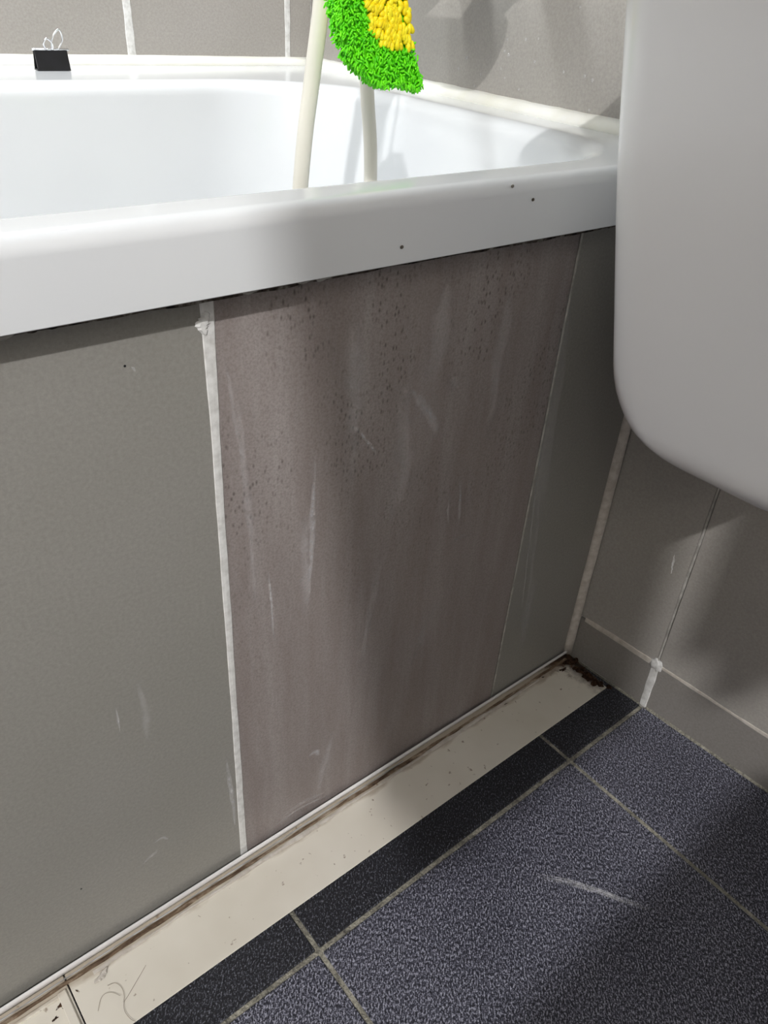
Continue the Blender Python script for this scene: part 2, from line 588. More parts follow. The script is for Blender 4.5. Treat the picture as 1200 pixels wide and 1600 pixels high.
# floor-wall joint, gritty
obj('floor_joint', strip_bm((xw(-0.066) - 0.0004, -0.066, 0.0005), (xw(-0.5) - 0.0004, -0.5, 0.0005), (0.7, 0, 0.7), 0.0032, (-0.7, 0, 0.7), 0.0009, 0.0006, 0.003, 9, hj=0.6), 'grout_floor', wr)
# a dried white drip
p0, p1 = survey(1055, 866, 0, xw(-0.1)), survey(1049, 896, 0, xw(-0.1))
obj('smear', ribbon_bm([p0, p0.lerp(p1, 0.4), p1], 0.0036, wn, 12, 0.0010), 'grout_white', wr)

# ------------------------------------------------------------------ far wall
wb = tag(obj('wall_back', box_bm(-2.3, 0.28, D + 0.0025, D + 0.1, -0.05, 2.2), 'grout_white'), None, None, kind='structure')
gx = [0.30, 0.0378, -0.172, -0.382, -0.592, -0.802, -1.012, -1.222, -1.432, -1.642, -1.852, -2.062, -2.272]
for z0, z1 in ((0.40, 1.02), (1.02, 1.62), (1.62, 2.2)):
    for a, b in zip(gx[1:], gx[:-1]):
        g = 0.0035
        bb = min(b, 0.072) if b > 0.05 else b
        obj('tile', box_bm(a + g, bb - (g if b < 0.2 else 0), D, D + 0.01, z0 + 0.0011, z1 - 0.0011, 0.0007), 'tile_wall', wb)
obj('grout_joint', strip_bm((-0.172, D, 0.532), (-0.176, D, 1.0), (1, 0, 0), 0.0095, (0, -1, 0), 0.0009, 0.0009, 0.006, 21), 'grout_white', wb)
obj('grout_joint', strip_bm((0.0372, D, 0.532), (0.0378, D, 1.0), (1, 0, 0), 0.0082, (0, -1, 0), 0.0009, 0.0007, 0.006, 22), 'grout_white', wb)


# the two walls behind the viewer
wl = tag(obj('wall_left', box_bm(-2.1, -2.0, -2.0, D + 0.1, -0.05, 2.2), 'tile_wall'), None, None, kind='structure')
wf = tag(obj('wall_front', box_bm(-2.1, 0.3, -2.1, -2.0, -0.05, 2.2), 'tile_wall'), None, None, kind='structure')


# ------------------------------------------------------------------ bathtub
def rquad(c, r, arc=10, side=6):
    """rounded quad, counter-clockwise corners c, radii r, constant vertex count"""
    out = []
    n = len(c)
    c = [Vector(p) for p in c]
    segs = []
    for i in range(n):
        p, a, b = c[i], (c[i - 1] - c[i]).normalized(), (c[(i + 1) % n] - c[i]).normalized()
        half = math.acos(max(-1, min(1, a.dot(b)))) / 2
        d = r[i] / math.tan(half)
        s, e = p + a * d, p + b * d
        cen = p + (a + b).normalized() * (r[i] / math.sin(half))
        pts = []
        v0, v1 = s - cen, e - cen
        th = math.acos(max(-1, min(1, v0.dot(v1) / (v0.length * v1.length)))) if r[i] > 0 else 0
        cr = v0.x * v1.y - v0.y * v1.x
        for k in range(arc + 1):
            an = th * k / arc * (1 if cr > 0 else -1)
            pts.append(cen + Vector((v0.x * math.cos(an) - v0.y * math.sin(an), v0.x * math.sin(an) + v0.y * math.cos(an))))
        segs.append(pts)
    for i in range(n):
        out += segs[i]
        a, b = segs[i][-1], segs[(i + 1) % n][0]
        out += [a.lerp(b, k / side) for k in range(1, side)]
    return out


def outer_q(off, r=0.004):
    return rquad([(-1.66 + off, -0.02 + off), (-0.0005 - off, -0.02 + off), (xw(D - 0.001) - 0.0015 - off, D - 0.001 - off), (-1.66 + off, D - 0.001 - off)], [max(r - off, 0.0012)] * 4)


def inner_q(off):
    return rquad([(-1.55 + off, 0.021 + off), (-0.056 - off, 0.021 + off), (-0.012 - off * 1.05, 0.470 - off), (-1.55 + off, 0.470 - off)],
                 [0.12, 0.105, 0.135, 0.12])


rings = []
rings.append((outer_q(0.005), LIP + 0.004))
rings.append((outer_q(0.0035), LIP))
rings.append((outer_q(0.0005), LIP))
rings.append((outer_q(0.0), LIP + 0.0006))
rb = 0.0085
rings.append((outer_q(0.0), RIM - rb))
for k in range(1, 6):
    a = math.pi / 2 * k / 5
    rings.append((outer_q(rb * (1 - math.cos(a))), RIM - rb + rb * math.sin(a)))
ri = 0.014
rings.append((inner_q(-ri), RIM))
for k in range(1, 6):
    a = math.pi / 2 * k / 5
    rings.append((inner_q(-ri + ri * math.sin(a) * 0.95), RIM - ri * (1 - math.cos(a)) * 0.95))
for off, zz in ((0.006, 0.47), (0.016, 0.40), (0.028, 0.30), (0.042, 0.20), (0.056, 0.165), (0.078, 0.142), (0.10, 0.134)):
    rings.append((inner_q(off) if off < 0.09 else rquad([(-1.45, 0.121), (-0.156, 0.121), (-0.117, 0.37), (-1.45, 0.37)], [0.02, 0.01, 0.04, 0.02]), zz))
bm = bmesh.new()
vr = [[bm.verts.new((p.x, p.y, zz)) for p in q] for q, zz in rings]
nn = len(vr[0])
for r0, r1 in zip(vr, vr[1:]):
    for k in range(nn):
        bm.faces.new((r0[k], r0[(k + 1) % nn], r1[(k + 1) % nn], r1[k]))
bm.faces.new(vr[-1])
bath = tag(obj('bathtub', bm, 'acrylic', None, True), 'glossy white acrylic bathtub with rolled rim above the grey tiled panel', 'bathtub')
bath.modifiers.new('normals', 'WEIGHTED_NORMAL').weight = 100
# sealant beads where the rim meets the walls
z = RIM
def bead(a, b, wd, seed, par, mat='sealant', h=0.011):
    a, b = Vector(a), Vector(b)
    t = (b - a).normalized()
    wdir = Vector((t.y, -t.x, 0))
    if (wdir.x > 0):
        wdir = -wdir
    nr = (wdir + Vector((0, 0, 1))).normalized()
    wd_ = (Vector((0, 0, 1)) - wdir).normalized()
    return obj('sealant_bead', strip_bm(a, b, wd_, wd, nr, h * 0.4, 0.0008, 0.012, seed), mat, par, True)


bead((-0.003 + xw(0.0), 0.0, z + 0.003), (xw(D) - 0.003, D, z + 0.003), 0.016, 40, bath)
ob = strip_bm((-1.62, D - 0.004, z + 0.003), (xw(D) - 0.004, D - 0.004, z + 0.003), Vector((0, 0.7, 0.7)), 0.014, Vector((0, -0.7, 0.7)), 0.0042, 0.0006, 0.02, 41)
obj('sealant_bead', ob, 'sealant', bath, True)
# chips on the rim front
for px, py, ax, v in ((833, 312, 1, -0.0203), (801, 291, 1, -0.0196), (628, 386, 1, -0.0203)):
    p = survey(px, py, ax, v)
    bm = bmesh.new()
    bmesh.ops.create_icosphere(bm, subdivisions=1, radius=0.0011)
    for q in bm.verts:
        q.co.x *= 1.3
        q.co.y *= 0.5
        q.co += p
    obj('chip', bm, 'residue', bath)
# tiled stud frame closing the far-left end is out of sight; a plain end board carries the rim there
obj('end_board', box_bm(-1.655, -1.64, 0.03, D - 0.004, 0.0, LIP + 0.01), 'enamel', bath)

# ------------------------------------------------------------------ tiled bath panel
pan = empty('bath_panel', 'grey tiled side panel under the bathtub rim with streaky brown tile', 'bath panel')
obj('backing', box_bm(-1.64, -0.001, 0.0022, 0.03, -0.004, LIP + 0.004), 'core', pan)


def panel_tile(x0, x1, mat, y=0.0):
    return obj('tile', box_bm(x0, x1, y, y + 0.009, 0.001, LIP - 0.001, 0.0007), mat, pan)


t1 = panel_tile(P1 - 0.2995, P1 - 0.0012, 'tile_smooth')
t2 = panel_tile(P1 + 0.0012, P2 - 0.0008, 'tile_worn', 0.0003)
t2['label'] = 'streaky brown-grey worn middle tile'
t3 = panel_tile(P2 + 0.0008, -0.0022, 'tile_smooth')
for k in range(1, 4):
    panel_tile(max(-1.639, P1 - 0.2995 - 0.30 * k), P1 - 0.302 - 0.30 * (k - 1), 'tile_smooth')
pn = (0, -1, 0)
wd = lambda u: 1.0 + 0.35 * max(0, u - 0.85) / 0.15 - 0.18 * math.sin(u * 3.1)
obj('grout_joint', strip_bm((P1 - 0.0002, 0, 0.004), (P1 - 0.0002, 0, 0.482), (1, 0, 0), 0.0062, pn, 0.0007, 0.0003, 0.008, 60, wfun=wd), 'grout_white', pan)
obj('grout_joint', strip_bm((P2, 0, 0.004), (P2, 0, 0.482), (1, 0, 0), 0.0021, pn, 0.0005, 0.0002, 0.006, 61), 'grout_thin', pan)
# blob of loose grout at the head of the wide joint
gb = [survey(*p, 1, -0.0004) for p in ((322, 486), (318, 505), (319, 522))]
obj('grout_lump', ribbon_bm(gb, 0.0075, pn, 62, 0.0012), 'grout_white', pan)
# broken sealant left under the rim
obj('residue', strip_bm((-1.6, 0, 0.4828), (-0.012, 0, 0.4828), (0, 0, 1), 0.0052, pn, 0.0010, 0.0009, 0.003, 63, hj=0.5), 'residue', pan)
for k in range(16):
    x = random.uniform(-0.60, -0.02)
    q = [Vector((x, 0, 0.4830)), Vector((x + 0.006, 0, 0.4815 + random.uniform(-.002, .002))), Vector((x + random.uniform(0.01, 0.02), 0, 0.4830))]
    obj('residue_flake', ribbon_bm(q, random.uniform(0.001, 0.0028), pn, 70 + k, 0.001, 4), random.choice(['grout_thin', 'residue']), pan)
# bead along the foot of the panel: milky upper bead, thin bright lower edge, brown grime seam
bwf = lambda u: 1.05 - 0.45 * u
obj('sealant_bead', strip_bm((-1.6, -0.0012, 0.0105), (-0.004, -0.0012, 0.0062), Vector((0, -0.35, 0.94)), 0.0175, Vector((0, -0.94, 0.35)), 0.0030, 0.0005, 0.006, 80, wfun=lambda u: 1.0 - 0.55 * max(0, (u - 0.62) / 0.38)), 'sealant_floor', pan, True)
obj('clear_bead', strip_bm((-1.6, -0.0052, 0.0032), (-0.25, -0.0045, 0.0032), Vector((0, -0.7, 0.7)), 0.005, Vector((0, -0.7, 0.7)), 0.0012, 0.0003, 0.008, 81), 'acrylic', pan, True)
obj('grime_seam', strip_bm((-1.6, -0.0085, 0.0022), (-0.010, -0.0072, 0.0022), (0, 1, 0), 0.0032, (0, 0, 1), 0.0009, 0.0008, 0.004, 82), 'grime', pan)
obj('old_sealant', strip_bm((-0.556, -0.0125, 0.0022), (-0.06, -0.0105, 0.0022), (0, 1, 0), 0.0030, (0, 0, 1), 0.0012, 0.0012, 0.004, 83, hj=0.6), 'grout_cream', pan)

# dried cleaning marks on the tiles
marks = [
    (((547, 663), (570, 684), (591, 714)), 0.0022, 'smear_grey', t2),
    (((624, 594), (632, 650), (628, 740), (606, 822)), 0.012, 'haze', t2),
    (((639, 606), (662, 632), (684, 664)), 0.005, 'smear_grey', t2),
    (((665, 640), (680, 665), (676, 690)), 0.007, 'haze', t2),
    (((700, 592), (710, 600), (712, 608)), 0.006, 'haze', t2),
    (((492, 708), (488, 830), (482, 948)), 0.0035, 'smear_grey', t2),
    (((478, 800), (476, 880), (478, 960)), 0.007, 'haze', t2),
    (((718, 745), (719, 780), (716, 828)), 0.0022, 'smear_grey', t2),
    (((704, 760), (700, 800), (702, 835)), 0.0022, 'haze', t2),
    (((690, 860), (722, 838), (742, 834)), 0.004, 'haze', t2),
    (((598, 850), (580, 950), (562, 1050)), 0.006, 'haze', t2),
    (((684, 930), (662, 990), (640, 1042)), 0.008, 'haze', t2),
    (((560, 490), (556, 600), (548, 760)), 0.010, 'haze', t2),
    (((700, 430), (690, 520), (672, 620)), 0.012, 'haze', t2),
    (((800, 450), (780, 560), (760, 700)), 0.010, 'haze', t2),
    (((370, 620), (385, 760), (400, 960)), 0.004, 'haze', t2),
    (((418, 890), (424, 940), (428, 1000)), 0.0016, 'smear_grey', t2),
    (((352, 560), (368, 660), (380, 720)), 0.0025, 'haze', t2),
    (((482, 1182), (492, 1174), (500, 1180)), 0.004, 'smear_grey', t2),
    (((440, 1275), (480, 1250), (510, 1238)), 0.004, 'haze', t2),
    (((430, 1290), (470, 1262), (520, 1240)), 0.0016, 'smear_grey', t2),
    (((520, 1140), (508, 1190), (496, 1240)), 0.006, 'haze', t2),
    (((880, 460), (850, 720), (818, 1000)), 0.006, 'haze', t3),
    (((893, 440), (872, 600), (845, 830)), 0.008, 'haze', t3),
    (((870, 560), (838, 760), (812, 980)), 0.002, 'smear_grey', t3),
    (((836, 900), (824, 960), (812, 1020)), 0.010, 'haze', t3),
    (((181, 1105), (184, 1125), (189, 1145)), 0.0012, 'smear_grey', t1),
    (((222, 1352), (236, 1338), (246, 1328)), 0.0035, 'haze', t1),
    (((240, 1318), (254, 1309), (264, 1311)), 0.0018, 'smear_grey', t1),
    (((205, 572), (210, 578), (213, 580)), 0.0012, 'smear_grey', t1),
    (((215, 1060), (226, 1110), (232, 1160)), 0.004, 'haze', t1),
    (((352, 1180), (362, 1240), (368, 1300)), 0.003, 'smear_grey', t1),
]
for k, (pp, wdt, mt, par) in enumerate(marks):
    obj('smear', ribbon_bm([survey(*p, 1, 0.00029 if par is t2 else -0.00001) for p in pp], wdt * 1.6, pn, 100 + k), mt, par)
# two tiny dark specks on the left tile
for px, py in ((127, 1389), (195, 572)):
    p = survey(px, py, 1, -0.0002)
    bm = bmesh.new()
    bmesh.ops.create_icosphere(bm, subdivisions=1, radius=0.0007)
    for q in bm.verts:
        q.co.y *= 0.4
        q.co += p
    obj('speck', bm, 'black', t1)

# ------------------------------------------------------------------ flat floor trim in front of the panel
TY = -0.0615
JX = -0.5735
bm = hex_bm([(JX + 0.0005, TY, 0.0002), (-0.0065, TY, 0.0002), (-0.0005, -0.001, 0.0002), (JX + 0.0005, -0.001, 0.0002),
             (JX + 0.0005, TY, 0.0014), (-0.0065, TY, 0.0014), (-0.0005, -0.001, 0.0024), (JX + 0.0005, -0.001, 0.0024)], 0.0005)
tr = tag(obj('trim_1', bm, 'trim'), None, None, kind='structure')
bm = hex_bm([(-1.64, TY, 0.0002), (JX - 0.0005, TY, 0.0002), (JX - 0.0005, -0.001, 0.0002), (-1.64, -0.001, 0.0002),
             (-1.64, TY, 0.0014), (JX - 0.0005, TY, 0.0014), (JX - 0.0005, -0.001, 0.0024), (-1.64, -0.001, 0.0024)], 0.0005)
tr2 = tag(obj('trim_2', bm, 'trim'), None, None, kind='structure')
# moulded ribs and dirt on the broken left piece
obj('rib', box_bm(JX - 0.0085, JX - 0.0025, TY + 0.004, -0.012, 0.0018, 0.0042, 0.0005), 'trim', tr2)
obj('rib', box_bm(JX - 0.032, JX - 0.018, -0.036, -0.033, 0.0018, 0.0036, 0.0004), 'trim', tr2)
obj('rib', box_bm(JX - 0.12, JX - 0.0025, -0.0155, -0.0125, 0.0018, 0.0036, 0.0004), 'trim', tr2)


def crust(par, cx, cy, rx, ry, h, seed, rot=0.0):
    r = random.Random(seed)
    bm = bmesh.new()
    n1, n2 = 14, 5
    w_ = wob(seed)
    rows_ = []
    top = bm.verts.new((cx, cy, 0.002 + h))
    for j in range(1, n2 + 1):
        row = []
        for k in range(n1):
            a = 2 * math.pi * k / n1
            u = j / n2
            rr = u * (1 + 0.45 * w_(a / 40.0 * 6))
            x, y = rx * rr * math.cos(a), ry * rr * math.sin(a)
            x, y = x * math.cos(rot) - y * math.sin(rot), x * math.sin(rot) + y * math.cos(rot)
            row.append(bm.verts.new((cx + x, min(cy + y, -0.0008), 0.0012 + (h * (1 - u ** 2) * r.uniform(0.3, 1.2) if j < n2 else 0))))
        rows_.append(row)
    for k in range(n1):
        bm.faces.new((top, rows_[0][k], rows_[0][(k + 1) % n1]))
        for a_, b_ in zip(rows_, rows_[1:]):
            bm.faces.new((a_[k], b_[k], b_[(k + 1) % n1], a_[(k + 1) % n1]))
    return obj('mould_patch', bm, 'mould', par)


for k, (px, py, rx, ry, h) in enumerate(((892, 1034, .011, .005, .004), (905, 1046, .008, .006, .003), (918, 1056, .007, .007, .003), (930, 1066, .006, .006, .0025),
                                         (938, 1068, .004, .005, .002), (880, 1046, .008, .003, .002), (848, 1058, .009, .0015, .0014), (820, 1076, .010, .0013, .0012),
                                         (790, 1100, .010, .0012, .0012), (770, 1112, .006, .0012, .0012), (868, 1040, .009, .0014, .0016), (955, 1070, .003, .003, .002))):
    p = survey(px, py, 2, 0.0024)
    crust(tr, min(p.x, -0.004), p.y, rx, ry, h, 200 + k, -0.15)
for k, (px, py, rx, ry, h) in enumerate(((96, 1568, .007, .002, .002), (86, 1592, .004, .002, .0015), (104, 1578, .003, .005, .0012), (120, 1548, .002, .006, .0012))):
    p = survey(px, py, 2, 0.0022)
    crust(tr2, p.x, p.y, rx, ry, h, 230 + k, 0.4)
# torn flap of old sealant near the joint
fl = [survey(*p, 2, 0.003) for p in ((168, 1513), (158, 1526), (148, 1537))]
obj('sealant_flap', ribbon_bm(fl, 0.0045, (0, 0, 1), 250, 0.0015), 'grout_cream', tr)

# stray hairs lying on the trim
hp = [survey(*p, 2, 0.0030) for p in ((228, 1508), (214, 1532), (200, 1556), (194, 1566), (195, 1580), (204, 1592), (212, 1596))]
tag(obj('loose_hair', tube_bm(spline(hp, 8), 0.00013, 5), 'hair'), 'long thin brown hair curling down the cream floor trim', 'hair', 'stray hairs on the floor trim')
hp = [survey(*p, 2, 0.0030) for p in ((168, 1540), (180, 1536), (190, 1543), (194, 1556), (193, 1566))]
tag(obj('loose_hair', tube_bm(spline(hp, 8), 0.00013, 5), 'hair'), 'short arched brown hair on the trim beside the trim joint', 'hair', 'stray hairs on the floor trim')
hp = [survey(*p, 2, 0.0030) for p in ((153, 1580), (157, 1562), (164, 1553), (176, 1551), (188, 1556))]
tag(obj('loose_hair', tube_bm(spline(hp, 8), 0.00011, 5), 'hair'), 'faint bent brown hair nearest the trim joint', 'hair', 'stray hairs on the floor trim')

# ------------------------------------------------------------------ white wall unit beside the bath
ZB, ZT = 0.380, 0.638


def cis_left(zz):
    tab = ((0.38, -0.092), (0.436, -0.079), (0.532, -0.056), (0.617, -0.040), (0.78, -0.030))
    for (z0, y0), (z1, y1) in zip(tab, tab[1:]):
        if zz <= z1:
            return y0 + (y1 - y0) * (zz - z0) / (z1 - z0)
    return tab[-1][1]


def cis_sec(zz):
    h = zz - ZB
    r1, r2, r3 = 0.046, 0.016, 0.015
    iy = r1 - math.sqrt(max(0, r1 * r1 - (r1 - h) ** 2)) if h < r1 else 0.0
    ix = r2 - math.sqrt(max(0, r2 * r2 - (r2 - h) ** 2)) if h < r2 else 0.0
    ir = r3 - math.sqrt(max(0, r3 * r3 - (r3 - h) ** 2)) if h < r3 else 0.0
    yl = cis_left(zz)
    yr = -0.322 - yl
    xf = -0.196 - 0.02 * (zz - ZB)
    pts = rquad([(xf + ix, yr + ir), (0.016, yr + ir), (xw(yl) if False else -0.002, yl - iy), (xf + ix, yl - iy)], [0.02, 0.002, 0.002, 0.03], 8, 6)
    return pts


zs = [ZB + 0.0005] + [ZB + 0.046 * (1 - math.cos(math.pi / 2 * k / 10)) for k in range(1, 11)] + [0.45, 0.48, 0.51, 0.54, 0.57, 0.60, 0.62, ZT]
bm = bmesh.new()
vr = [[bm.verts.new((p.x, p.y, zz)) for p in cis_sec(zz)] for zz in zs]
nn = len(vr[0])
for r0, r1 in zip(vr, vr[1:]):
    for k in range(nn):
        bm.faces.new((r0[k], r0[(k + 1) % nn], r1[(k + 1) % nn], r1[k]))
bm.faces.new(vr[0][::-1])
bm.faces.new(vr[-1])
cis = empty('wall_unit', 'big smooth white wall unit with rounded corners hung beside the bath end', 'wall unit')
obj('body', bm, 'ceramic', cis, True).modifiers.new('normals', 'WEIGHTED_NORMAL').weight = 70
obj('lid', hex_bm([(-0.212, -0.302, ZT + 0.0005), (0.018, -0.302, ZT + 0.0005), (-0.003, -0.022, ZT + 0.0005), (-0.212, -0.022, ZT + 0.0005),
                   (-0.212, -0.302, ZT + 0.02), (0.018, -0.302, ZT + 0.02), (-0.003, -0.022, ZT + 0.02), (-0.212, -0.022, ZT + 0.02)], 0.008, 3), 'ceramic', cis)

# ------------------------------------------------------------------ shower mixer, hose, scrubber
mx = empty('added_mixer', 'chrome mixer added out of frame to shade the wall above the bath', 'added mixer tap')  # unseen mixer, invented and placed to cast a shadow on the wall tiles
obj('body', tube_bm([(-0.085, 0.18, 0.665), (-0.085, 0.185, 0.665), (-0.070, 0.32, 0.665), (-0.070, 0.325, 0.665)], 0.021, 20), 'chrome', mx, True)
for y in (0.20, 0.31):
    obj('wall_elbow', tube_bm([(xw(y) + 0.001, y, 0.665), (-0.075, y, 0.665)], lambda u: 0.028 - 0.016 * min(1, u * 4), 18), 'chrome', mx, True)
for a, b in (((-0.087, 0.15, 0.665), (-0.085, 0.18, 0.665)), ((-0.070, 0.325, 0.665), (-0.068, 0.355, 0.665))):
    obj('handle', tube_bm([a, b], 0.025, 12), 'chrome', mx, True)
obj('spout', tube_bm(spline([(-0.08, 0.22, 0.665), (-0.12, 0.200, 0.680), (-0.17, 0.175, 0.685), (-0.205, 0.158, 0.668)], 6), 0.011, 14), 'chrome', mx, True)
obj('hose_outlet', tube_bm([(-0.075, 0.265, 0.650), (-0.080, 0.262, 0.630)], 0.010, 14), 'chrome', mx, True)

hy = 0.16
a1 = survey(503, 0, 1, hy)
a2 = survey(488, 120, 1, hy)
a3 = survey(470, 283, 1, hy)
b1 = survey(572, 60, 1, 0.215)
b2 = survey(574, 150, 1, 0.215)
b3 = survey(579, 272, 1, 0.215)
up = (a1 - a3).normalized()
hose_pts = [Vector((-0.006, 0.26, 1.22)), Vector((-0.06, 0.24, 1.18)), Vector((-0.16, 0.19, 1.0)), a1 + up * 0.16, a1, a2, a3,
            Vector((a3.x - 0.010, hy + 0.01, 0.30)), Vector((a3.x + 0.004, hy + 0.02, 0.185)), Vector((-0.19, 0.20, 0.156)),
            Vector((b3.x - 0.006, 0.215, 0.20)), Vector((b3.x + 0.003, 0.215, 0.33)), b3, b2, b1, Vector((b1.x + 0.03, 0.235, 0.615)), Vector((-0.080, 0.262, 0.632))]
# rebuild the tail so it runs smoothly up to the mixer outlet
tag(obj('shower_hose', tube_bm(spline(hose_pts, 8), 0.0058, 14), 'hose', None, True), 'cream plastic shower hose looping down into the white bathtub', 'hose')

# invented lamp housing around the added fill light, above the frame
wlm = empty('fill_light_housing', 'slim white housing added out of frame over the fill light', 'fill light housing')
obj('housing', box_bm(-1.09, -0.15, 0.47, D - 0.001, 1.256, 1.30, 0.006, 2), 'enamel', wlm)
obj('end_cap', box_bm(-1.105, -1.091, 0.468, D - 0.001, 1.254, 1.302, 0.003), 'chrome', wlm)
obj('end_cap', box_bm(-0.149, -0.135, 0.468, D - 0.001, 1.254, 1.302, 0.003), 'chrome', wlm)

# crocheted scrubber hanging in front of the hose
SY = 0.115


def sv(px, py):
    p = survey(px, py, 1, SY)
    return Vector((p.x, SY, p.z))


outl = [sv(*p) for p in ((519, -40), (520, 0), (523, 25), (530, 55), (541, 88), (556, 108), (575, 122), (592, 133), (612, 131), (630, 134), (645, 138), (650, 130),
                         (647, 112), (640, 80), (634, 40), (629, 0), (624, -40), (620, -70), (616, -92), (596, -100), (565, -96), (538, -80), (524, -62))]
sc = empty('crochet_scrubber', 'fuzzy green and yellow crocheted scrubber dangling over the bath', 'scrubber')
inn = [sv(*p) for p in ((560, -40), (562, 0), (564, 20), (567, 38), (576, 52), (588, 66), (606, 74), (622, 76), (637, 74), (634, 40), (629, 0), (624, -40), (621, -58), (600, -66), (575, -58))]


def inside(p, poly):
    r_ = False
    j = len(poly) - 1
    for i in range(len(poly)):
        a, b = poly[i], poly[j]
        if (a.z > p.z) != (b.z > p.z) and p.x < (b.x - a.x) * (p.z - a.z) / (b.z - a.z) + a.x:
            r_ = not r_
        j = i
    return r_


# hidden flat core carries the loops
top = max(p.z for p in outl)
bm = bmesh.new()
cen = sum((p for p in outl), Vector()) / len(outl)
f0 = [bm.verts.new(cen.lerp(p, 0.93) + Vector((0, -0.004, 0))) for p in outl]
f1 = [bm.verts.new(cen.lerp(p, 0.93) + Vector((0, 0.004, 0))) for p in outl]
bm.faces.new(f0)
bm.faces.new(f1[::-1])
for i in range(len(f0)):
    j = (i + 1) % len(f0)
    bm.faces.new((f0[i], f1[i], f1[j], f0[j]))
obj('backing', bm, 'green', sc)


def capsule(bm, p, d, L, r):
    d = d.normalized()
    a = d.orthogonal().normalized()
    b = d.cross(a)
    rings_ = []
    for u, k in ((-0.5, 0.25), (-0.36, 0.85), (0, 1.0), (0.36, 0.85), (0.5, 0.25)):
        rings_.append([bm.verts.new(p + d * (u * L) + (a * math.cos(t) + b * math.sin(t)) * (r * k)) for t in [2 * math.pi * q / 6 for q in range(6)]])
    for r0, r1 in zip(rings_, rings_[1:]):
        for q in range(6):
            bm.faces.new((r0[q], r0[(q + 1) % 6], r1[(q + 1) % 6], r1[q]))
    bm.faces.new(rings_[0][::-1])
    bm.faces.new(rings_[-1])


hub = sv(610, -50)
rg = random.Random(3)
bg_, by_ = bmesh.new(), bmesh.new()
xs_ = [p.x for p in outl]
zs_ = [p.z for p in outl]
st = 0.0021
zz = min(zs_)
while zz < max(zs_):
    xx = min(xs_)
    while xx < max(xs_):
        p = Vector((xx + rg.uniform(-.0007, .0007), SY, zz + rg.uniform(-.0007, .0007)))
        if inside(p, outl):
            d = (p - hub)
            if inside(p, inn):
                if rg.random() < 0.42:
                    for sy in (-1, 1):
                        capsule(by_, p + Vector((0, sy * (0.0052 + rg.uniform(0, .0012)), 0)), d + Vector((rg.uniform(-.02, .02), rg.uniform(-.01, .01), rg.uniform(-.02, .02))), 0.0066, 0.0021)
            else:
                for sy in (-1, 1):
                    capsule(bg_, p + Vector((0, sy * (0.0045 + rg.uniform(0, .003)), 0)), d * 0.4 + Vector((rg.uniform(-.05, .05), rg.uniform(-.05, .05), rg.uniform(-.06, .02))), rg.uniform(0.003, 0.0055), 0.00075)
        xx += st
    zz += st
# fringe on the lower and left edge
edge = spline(outl[:13], 14) + spline(outl[17:], 14)
for p in edge:
    for k in range(5):
        q = p + Vector((rg.uniform(-.0015, .0015), rg.uniform(-.0065, .0065), rg.uniform(-.0015, .0015)))
        capsule(bg_, q, (p - hub) + Vector((rg.uniform(-.04, .04), rg.uniform(-.04, .04), rg.uniform(-.05, .01))), rg.uniform(.003, .005), .0007)
tag(obj('green_fringe', bg_, 'green', sc, True), None, None, kind='stuff')
tag(obj('yellow_stitches', by_, 'yellow', sc, True), None, None, kind='stuff')
lp = [sv(590, -94), Vector((-0.232, 0.122, 0.650)), Vector((-0.196, 0.150, 0.700)), Vector((-0.178, 0.166, 0.703)), Vector((-0.186, 0.152, 0.664)), sv(596, -94)]
obj('hanging_loop', tube_bm(spline(lp, 8), 0.0013, 8), 'green', sc, True)

# ------------------------------------------------------------------ binder clip on the back rim
bc = empty('binder_clip', 'small black binder clip with silver wire loops on the back rim of the bath', 'clip')
cy = 0.562
p0, p1 = survey(55, 96, 1, cy), survey(106, 96, 1, cy)
zb = RIM + 0.0003
wdt = p1.x - p0.x
hgt = survey(80, 78, 1, cy).z - zb
bm = bmesh.new()
for s in (-1, 1):
    hexa(bm, [(p0.x, cy + s * 0.005 - 0.0006, zb), (p1.x, cy + s * 0.005 - 0.0006, zb), (p1.x, cy + s * 0.005 + 0.0006, zb), (p0.x, cy + s * 0.005 + 0.0006, zb),
              (p0.x, cy + s * 0.0012 - 0.0006, zb + hgt), (p1.x, cy + s * 0.0012 - 0.0006, zb + hgt), (p1.x, cy + s * 0.0012 + 0.0006, zb + hgt), (p0.x, cy + s * 0.0012 + 0.0006, zb + hgt)])
hexa(bm, [(p0.x, cy - 0.0055, zb), (p1.x, cy - 0.0055, zb), (p1.x, cy + 0.0055, zb), (p0.x, cy + 0.0055, zb),
          (p0.x, cy - 0.0055, zb + 0.0012), (p1.x, cy - 0.0055, zb + 0.0012), (p1.x, cy + 0.0055, zb + 0.0012), (p0.x, cy + 0.0055, zb + 0.0012)])
obj('spring_body', bm, 'black', bc)
obj('jaw_edge', tube_bm([(p0.x - 0.002, cy - 0.001, zb + hgt + 0.0005), (p1.x + 0.002, cy - 0.001, zb + hgt + 0.0005)], 0.0011, 8), 'chrome', bc, True)
xm = (p0.x + p1.x) / 2
zt = zb + hgt
for dx, ln, tip in ((-0.001, 0.010, -0.002), (0.004, 0.018, 0.006)):
    q = [(xm + dx - 0.003, cy - 0.002, zt), (xm + dx - 0.0045 + tip * .5, cy - 0.003, zt + ln * 0.55), (xm + dx + tip, cy - 0.004, zt + ln), (xm + dx + 0.0045 + tip * .7, cy - 0.003, zt + ln * 0.55), (xm + dx + 0.003, cy - 0.002, zt)]
    obj('wire_handle', tube_bm(spline(q, 6), 0.0009, 8), 'chrome', bc, True)

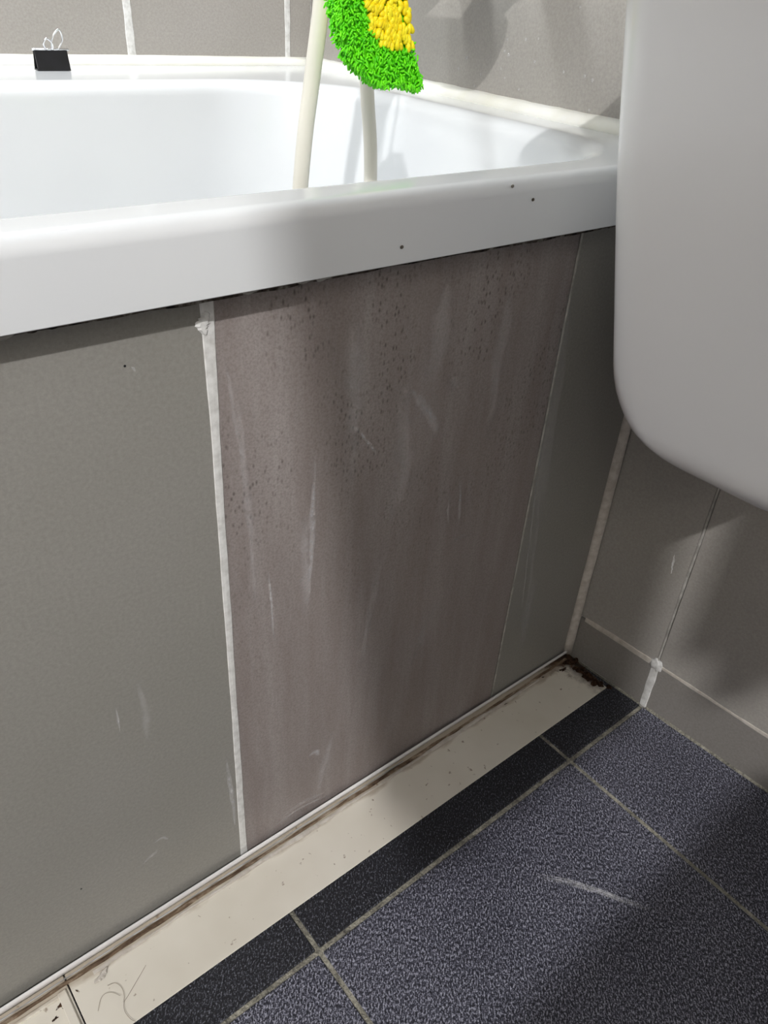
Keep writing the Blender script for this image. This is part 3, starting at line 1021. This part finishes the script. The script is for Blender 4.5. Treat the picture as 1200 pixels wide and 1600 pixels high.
# ------------------------------------------------------------------ water droplets on the wall over the bath
drops = [((793, 62), 'droplet highest of the cluster left of the cistern'), ((822, 62), 'droplet'), ((789, 80), ''), ((795, 86), ''), ((836, 97), ''), ((783, 107), ''), ((789, 122), ''),
         ((907, 11), ''), ((914, 119), ''), ((926, 126), ''), ((921, 172), ''), ((742, 134), ''), ((690, 90), ''), ((717, 107), ''), ((730, 90), ''), ((881, 113), ''), ((811, 140), ''), ((842, 60), ''), ((752, 116), '')]
for k, ((px, py), _) in enumerate(drops):
    d = ROT @ Vector(((px - 600) / FPX, -(py - 800) / FPX, -1.0))
    # wall x = WALL_HI * y
    t = (WALL_HI * CAM.y - CAM.x) / (d.x - WALL_HI * d.y)
    p = CAM + d * t
    bm = bmesh.new()
    bmesh.ops.create_icosphere(bm, subdivisions=2, radius=1.0)
    r = random.uniform(0.0009, 0.0017)
    for q in bm.verts:
        q.co = p + Vector((q.co.x * r * 0.7, q.co.y * r, q.co.z * r * 1.15))
    tag(obj('water_droplet', bm, 'water', None, True), 'clear water droplet clinging to the grey wall tile above the bath', 'droplet', 'water droplets on the wall above the bath')

# ------------------------------------------------------------------ unseen things added behind the camera to shade the corner
rk = empty('shade_cloth_stand', 'slim chrome stand added out of frame to hold the shading cloths', 'light blocker stand')  # invented stand, only there to carry the shadow-casting cloths
RY = -0.75
obj('rail', tube_bm([(-1.42, RY, 1.285), (-0.58, RY, 1.285)], 0.007, 12), 'chrome', rk, True)
for x in (-1.42, -0.58):
    obj('post', tube_bm([(x, RY, 0.014), (x, RY, 1.29)], 0.008, 12), 'chrome', rk, True)
    obj('foot', box_bm(x - 0.02, x + 0.02, RY - 0.018, RY + 0.15, 0.0005, 0.016, 0.003), 'chrome', rk)


def hang(name, xa, xb, slope, z_front, z_back, label):
    bm = bmesh.new()
    tw_ = 28
    zt_ = 1.285
    prof = [(0.013 - 0.003 * k / 4, z_front + (zt_ - z_front) * k / 4) for k in range(5)] + [(0.0, 1.297)]
    prof += [(-0.010 - 0.003 * k / 4, zt_ - (zt_ - z_back) * k / 4) for k in range(5)]
    gridv = []
    for dy, zz in prof:
        xl = xa + (zt_ - zz) * slope
        gridv.append([bm.verts.new((xl + (xb - xl) * k / tw_, RY + dy + 0.004 * math.sin(k * 0.9) * (1.29 - zz) * 2.5, zz)) for k in range(tw_ + 1)])
    for a, b in zip(gridv, gridv[1:]):
        for k in range(tw_):
            bm.faces.new((a[k], a[k + 1], b[k + 1], b[k]))
    o = tag(obj(name, bm, 'cotton', None, True), label, 'light blocker')
    o.modifiers.new('thickness', 'SOLIDIFY').thickness = 0.004


hang('shade_cloth_wide', -1.045, -0.805, 0.20, 0.930, 0.915, 'wide grey cloth added out of frame to shade the bath panel and rim')  # added blocker, slanted edge shapes the shadow on the panel
hang('shade_cloth_narrow', -0.755, -0.640, 0.0, 0.915, 0.900, 'narrow grey cloth added out of frame to shade the right wall')  # added blocker that darkens the right wall

hm = empty('floor_shade_block', 'white enamel block added out of frame to shade the floor', 'hamper')  # made-up block whose top edge sets the floor shadow line
obj('body', hex_bm([(-1.08, -1.14, 0.0005), (-0.50, -1.14, 0.0005), (-0.50, -0.80, 0.0005), (-1.08, -0.80, 0.0005),
                    (-1.10, -1.16, 0.78), (-0.46, -1.16, 0.78), (-0.46, -0.78, 0.78), (-1.10, -0.78, 0.78)], 0.012, 3), 'enamel', hm)
obj('lid', box_bm(-1.11, -0.45, -1.17, -0.772, 0.7805, 0.84, 0.01, 3), 'enamel', hm)
obj('lid_knob', tube_bm([(-0.78, -0.97, 0.84), (-0.78, -0.97, 0.865)], 0.018, 14), 'chrome', hm, True)
